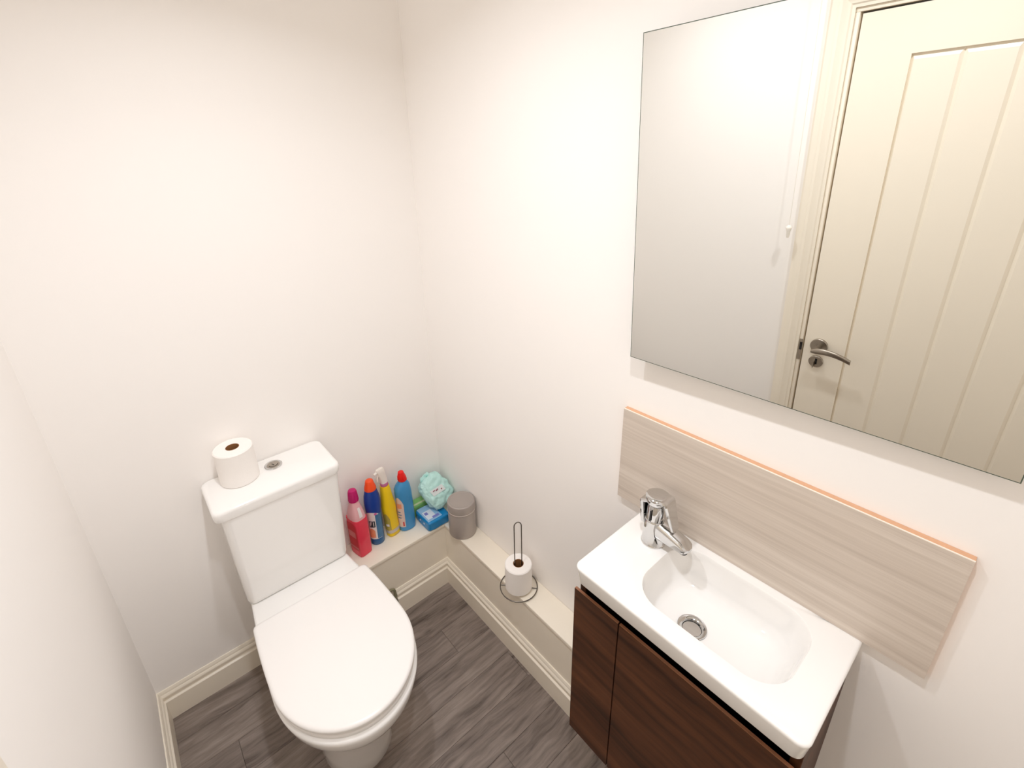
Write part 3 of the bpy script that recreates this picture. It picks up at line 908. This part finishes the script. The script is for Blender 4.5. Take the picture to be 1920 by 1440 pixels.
fl = disc('drain_flange', drc[0], drc[1], [(0.0300, dz+0.0018), (0.0290, dz+0.0034), (0.0245, dz+0.0030), (0.0205, dz+0.0005), (0.0188, dz-0.004)], M_CHROME, None, 48, False)
disc('drain_cup', drc[0], drc[1], [(0.0186, dz-0.003), (0.0183, dz-0.018), (0.004, dz-0.019)], M_DARK, fl, 40, False)
disc('drain_plug', drc[0], drc[1], [(0.006, dz-0.018), (0.006, dz-0.008), (0.0112, dz-0.008), (0.0108, dz-0.0065), (0.007, dz-0.0050)], M_PLUG, fl, 40)
disc('plug_screw', drc[0], drc[1], [(0.0026, dz-0.0052), (0.0024, dz-0.0042)], M_DARK, fl, 16)
parts.append(fl)
reparent(wbn, parts)

# ------------------------------------------------------------------ mixer tap
TPX, TPY = -0.085, -1.100
tap = empty('mixer_tap', (TPX, TPY, BZ), 'chrome mixer tap with a looped lever on the washbasin', 'tap')
body('tap_body', [(0.0, 0.0275, 0.0275), (0.0025, 0.0275, 0.0275), (0.004, 0.0262, 0.0262), (0.030, 0.0250, 0.0250), (0.066, 0.0240, 0.0240), (0.068, 0.0235, 0.0235), (0.0695, 0.0225, 0.0225)], M_CHROME, tap, n=48)
body('cartridge', [(0.0696, 0.0215, 0.0215), (0.100, 0.0205, 0.0205), (0.108, 0.018, 0.018)], M_CHROME, tap, n=48)
# spout along -y
bm = bmesh.new()
loops = []
for i in range(15):
    t = i/14
    y = -0.010-0.080*t
    ztop = 0.072-0.026*t-0.006*max(0, t-0.8)/0.2
    zbot = 0.022+0.003*t+(0.008*max(0, t-0.85)/0.15)
    hw_ = 0.0205-0.0015*t
    if t > 0.86:
        hw_ *= math.sqrt(max(0.02, 1-((t-0.86)/0.15)**2))
    cz_, hz_ = (ztop+zbot)/2, (ztop-zbot)/2
    if t < 0.5:
        hz_ = hz_*1.0
    loops.append([(hw_*sup(2*PI*k/24, 3.2)[0], y, cz_+hz_*sup(2*PI*k/24, 3.2)[1]) for k in range(24)])
loft(bm, loops)
spt = finish('spout', bm, M_CHROME, tap, angle=40)
disc('aerator', 0, -0.074, [(0.0085, 0.0258), (0.0095, 0.0200), (0.0075, 0.0196)], M_BLACKCHROME, spt, 24)
# looped lever: a strap over the top, one arm down the back, one arm forward over the spout
path = []
for i in range(41):
    t = i/40
    if t < 0.30:      # rear arm going up
        s = t/0.30
        path.append((0.0275, 0.045+0.068*s, 0.010+0.014*s))
    elif t < 0.62:    # across the top
        s = (t-0.30)/0.32
        path.append((0.0275-0.056*s, 0.113+0.016*math.sin(PI*min(1, s*1.05)*0.5), 0.024-0.003*s))
    else:             # front arm sloping down and forward
        s = (t-0.62)/0.38
        path.append((-0.0285-0.020*s, 0.129-0.064*s, 0.0195-0.008*s))
bm = bmesh.new()
loops = []
for i, (y, z, hw_) in enumerate(path):
    a = path[max(0, i-1)]; b = path[min(40, i+1)]
    ty, tz = b[0]-a[0], b[1]-a[1]
    l = math.hypot(ty, tz); ty, tz = ty/l, tz/l
    ny, nz = tz, -ty        # inward normal
    th = 0.0042
    loops.append([(sx*hw_*f, y+ny*q, z+nz*q) for sx, f, q in ((-1, 0.9, -th), (-0.5, 1, -th*1.25), (0.5, 1, -th*1.25), (1, 0.9, -th), (1, 1.0, 0), (1, 0.9, th), (-1, 0.9, th), (-1, 1.0, 0))])
loft(bm, loops)
lvp = finish('lever_loop', bm, M_CHROME, tap, angle=40)
body('lever_cap', [(0.1085, 0.018, 0.018), (0.116, 0.0255, 0.0255), (0.126, 0.0270, 0.0270), (0.130, 0.0265, 0.0265), (0.1325, 0.0235, 0.0235), (0.133, 0.018, 0.018)], M_CHROME, tap, n=48)
bm = bmesh.new()
add_box(bm, -0.0245, -0.0232, -0.002, 0.002, 0.072, 0.100)
finish('temperature_mark', bm, M_DARK, tap)

# ------------------------------------------------------------------ splashback
sb = empty('splashback', (0, -1.262, 0.895), 'pale grey wood-effect splashback panel behind the washbasin', 'splashback')
SY0, SY1, SZ0, SZ1 = -0.946, -1.582, 0.8925, 1.1555
p1 = box('board_core', -0.0138, -0.0004, SY1, SY0, SZ0, SZ1, M_CHIP)
p2 = box('laminate_face', -0.0150, -0.0139, SY1, SY0, SZ0, SZ1-0.0012, M_LAMINATE)
p3_ = box('laminate_lip', -0.0151, -0.0130, SY1, SY0, SZ1-0.0011, SZ1+0.0004, M_EDGEWHITE)
reparent(sb, [p1, p2, p3_])

# ------------------------------------------------------------------ mirror, leaning out a little at the top
TILT = 0.061
mr = empty('wall_mirror', (-0.032, -1.279, 1.309), 'large frameless rectangular mirror above the splashback', 'mirror')
mr.rotation_euler = (0, -TILT, 0.024)
MY0, MY1, MH = -0.969+1.279, -1.591+1.279, 0.634
bx_ = box('mirror_glass', 0.0, 0.004, MY1, MY0, 0.0, MH, M_GLASSEDGE, mr)
bm = bmesh.new()
e_ = 0.0014
bm.faces.new([bm.verts.new(p) for p in ((-0.0002, MY1+e_, e_), (-0.0002, MY0-e_, e_), (-0.0002, MY0-e_, MH-e_), (-0.0002, MY1+e_, MH-e_))])
finish('silvered_face', bm, M_MIRROR, bx_, smooth=False)
box('backing_board', 0.0041, 0.016, MY1+0.05, MY0-0.05, 0.05, MH-0.05, M_MDF, mr)
bm = bmesh.new()
add_box(bm, 0.0162, 0.058, MY1+0.06, MY0-0.06, MH-0.10, MH-0.06)
finish('hanging_rail', bm, M_MDF, mr)
bm = bmesh.new()
add_box(bm, 0.0162, 0.027, MY1+0.06, MY0-0.06, 0.07, 0.10)
finish('spacer_rail', bm, M_MDF, mr)

# ------------------------------------------------------------------ light pull cord near the door (seen in the mirror)
pc = empty('light_pull_cord', (-W+0.05, -0.939, H), 'thin white light pull cord hanging by the door, reflected in the mirror', 'pull cord')
disc('ceiling_switch', 0, 0, [(0.036, 0.0), (0.036, -0.012), (0.030, -0.020), (0.012, -0.024)], M_WHITEPL, pc, 40)
tube('cord', [(0, 0, -0.02), (0, 0, -(H-1.356))], 0.0011, M_CORD, pc, 8)
z_ = -(H-1.337)
body('cord_pull', [(z_-0.024, 0.004, 0.004), (z_-0.018, 0.0055, 0.0055), (z_-0.004, 0.006, 0.006), (z_+0.010, 0.010, 0.010), (z_+0.014, 0.0095, 0.0095), (z_+0.020, 0.004, 0.004)], M_CORD, pc, n=24)
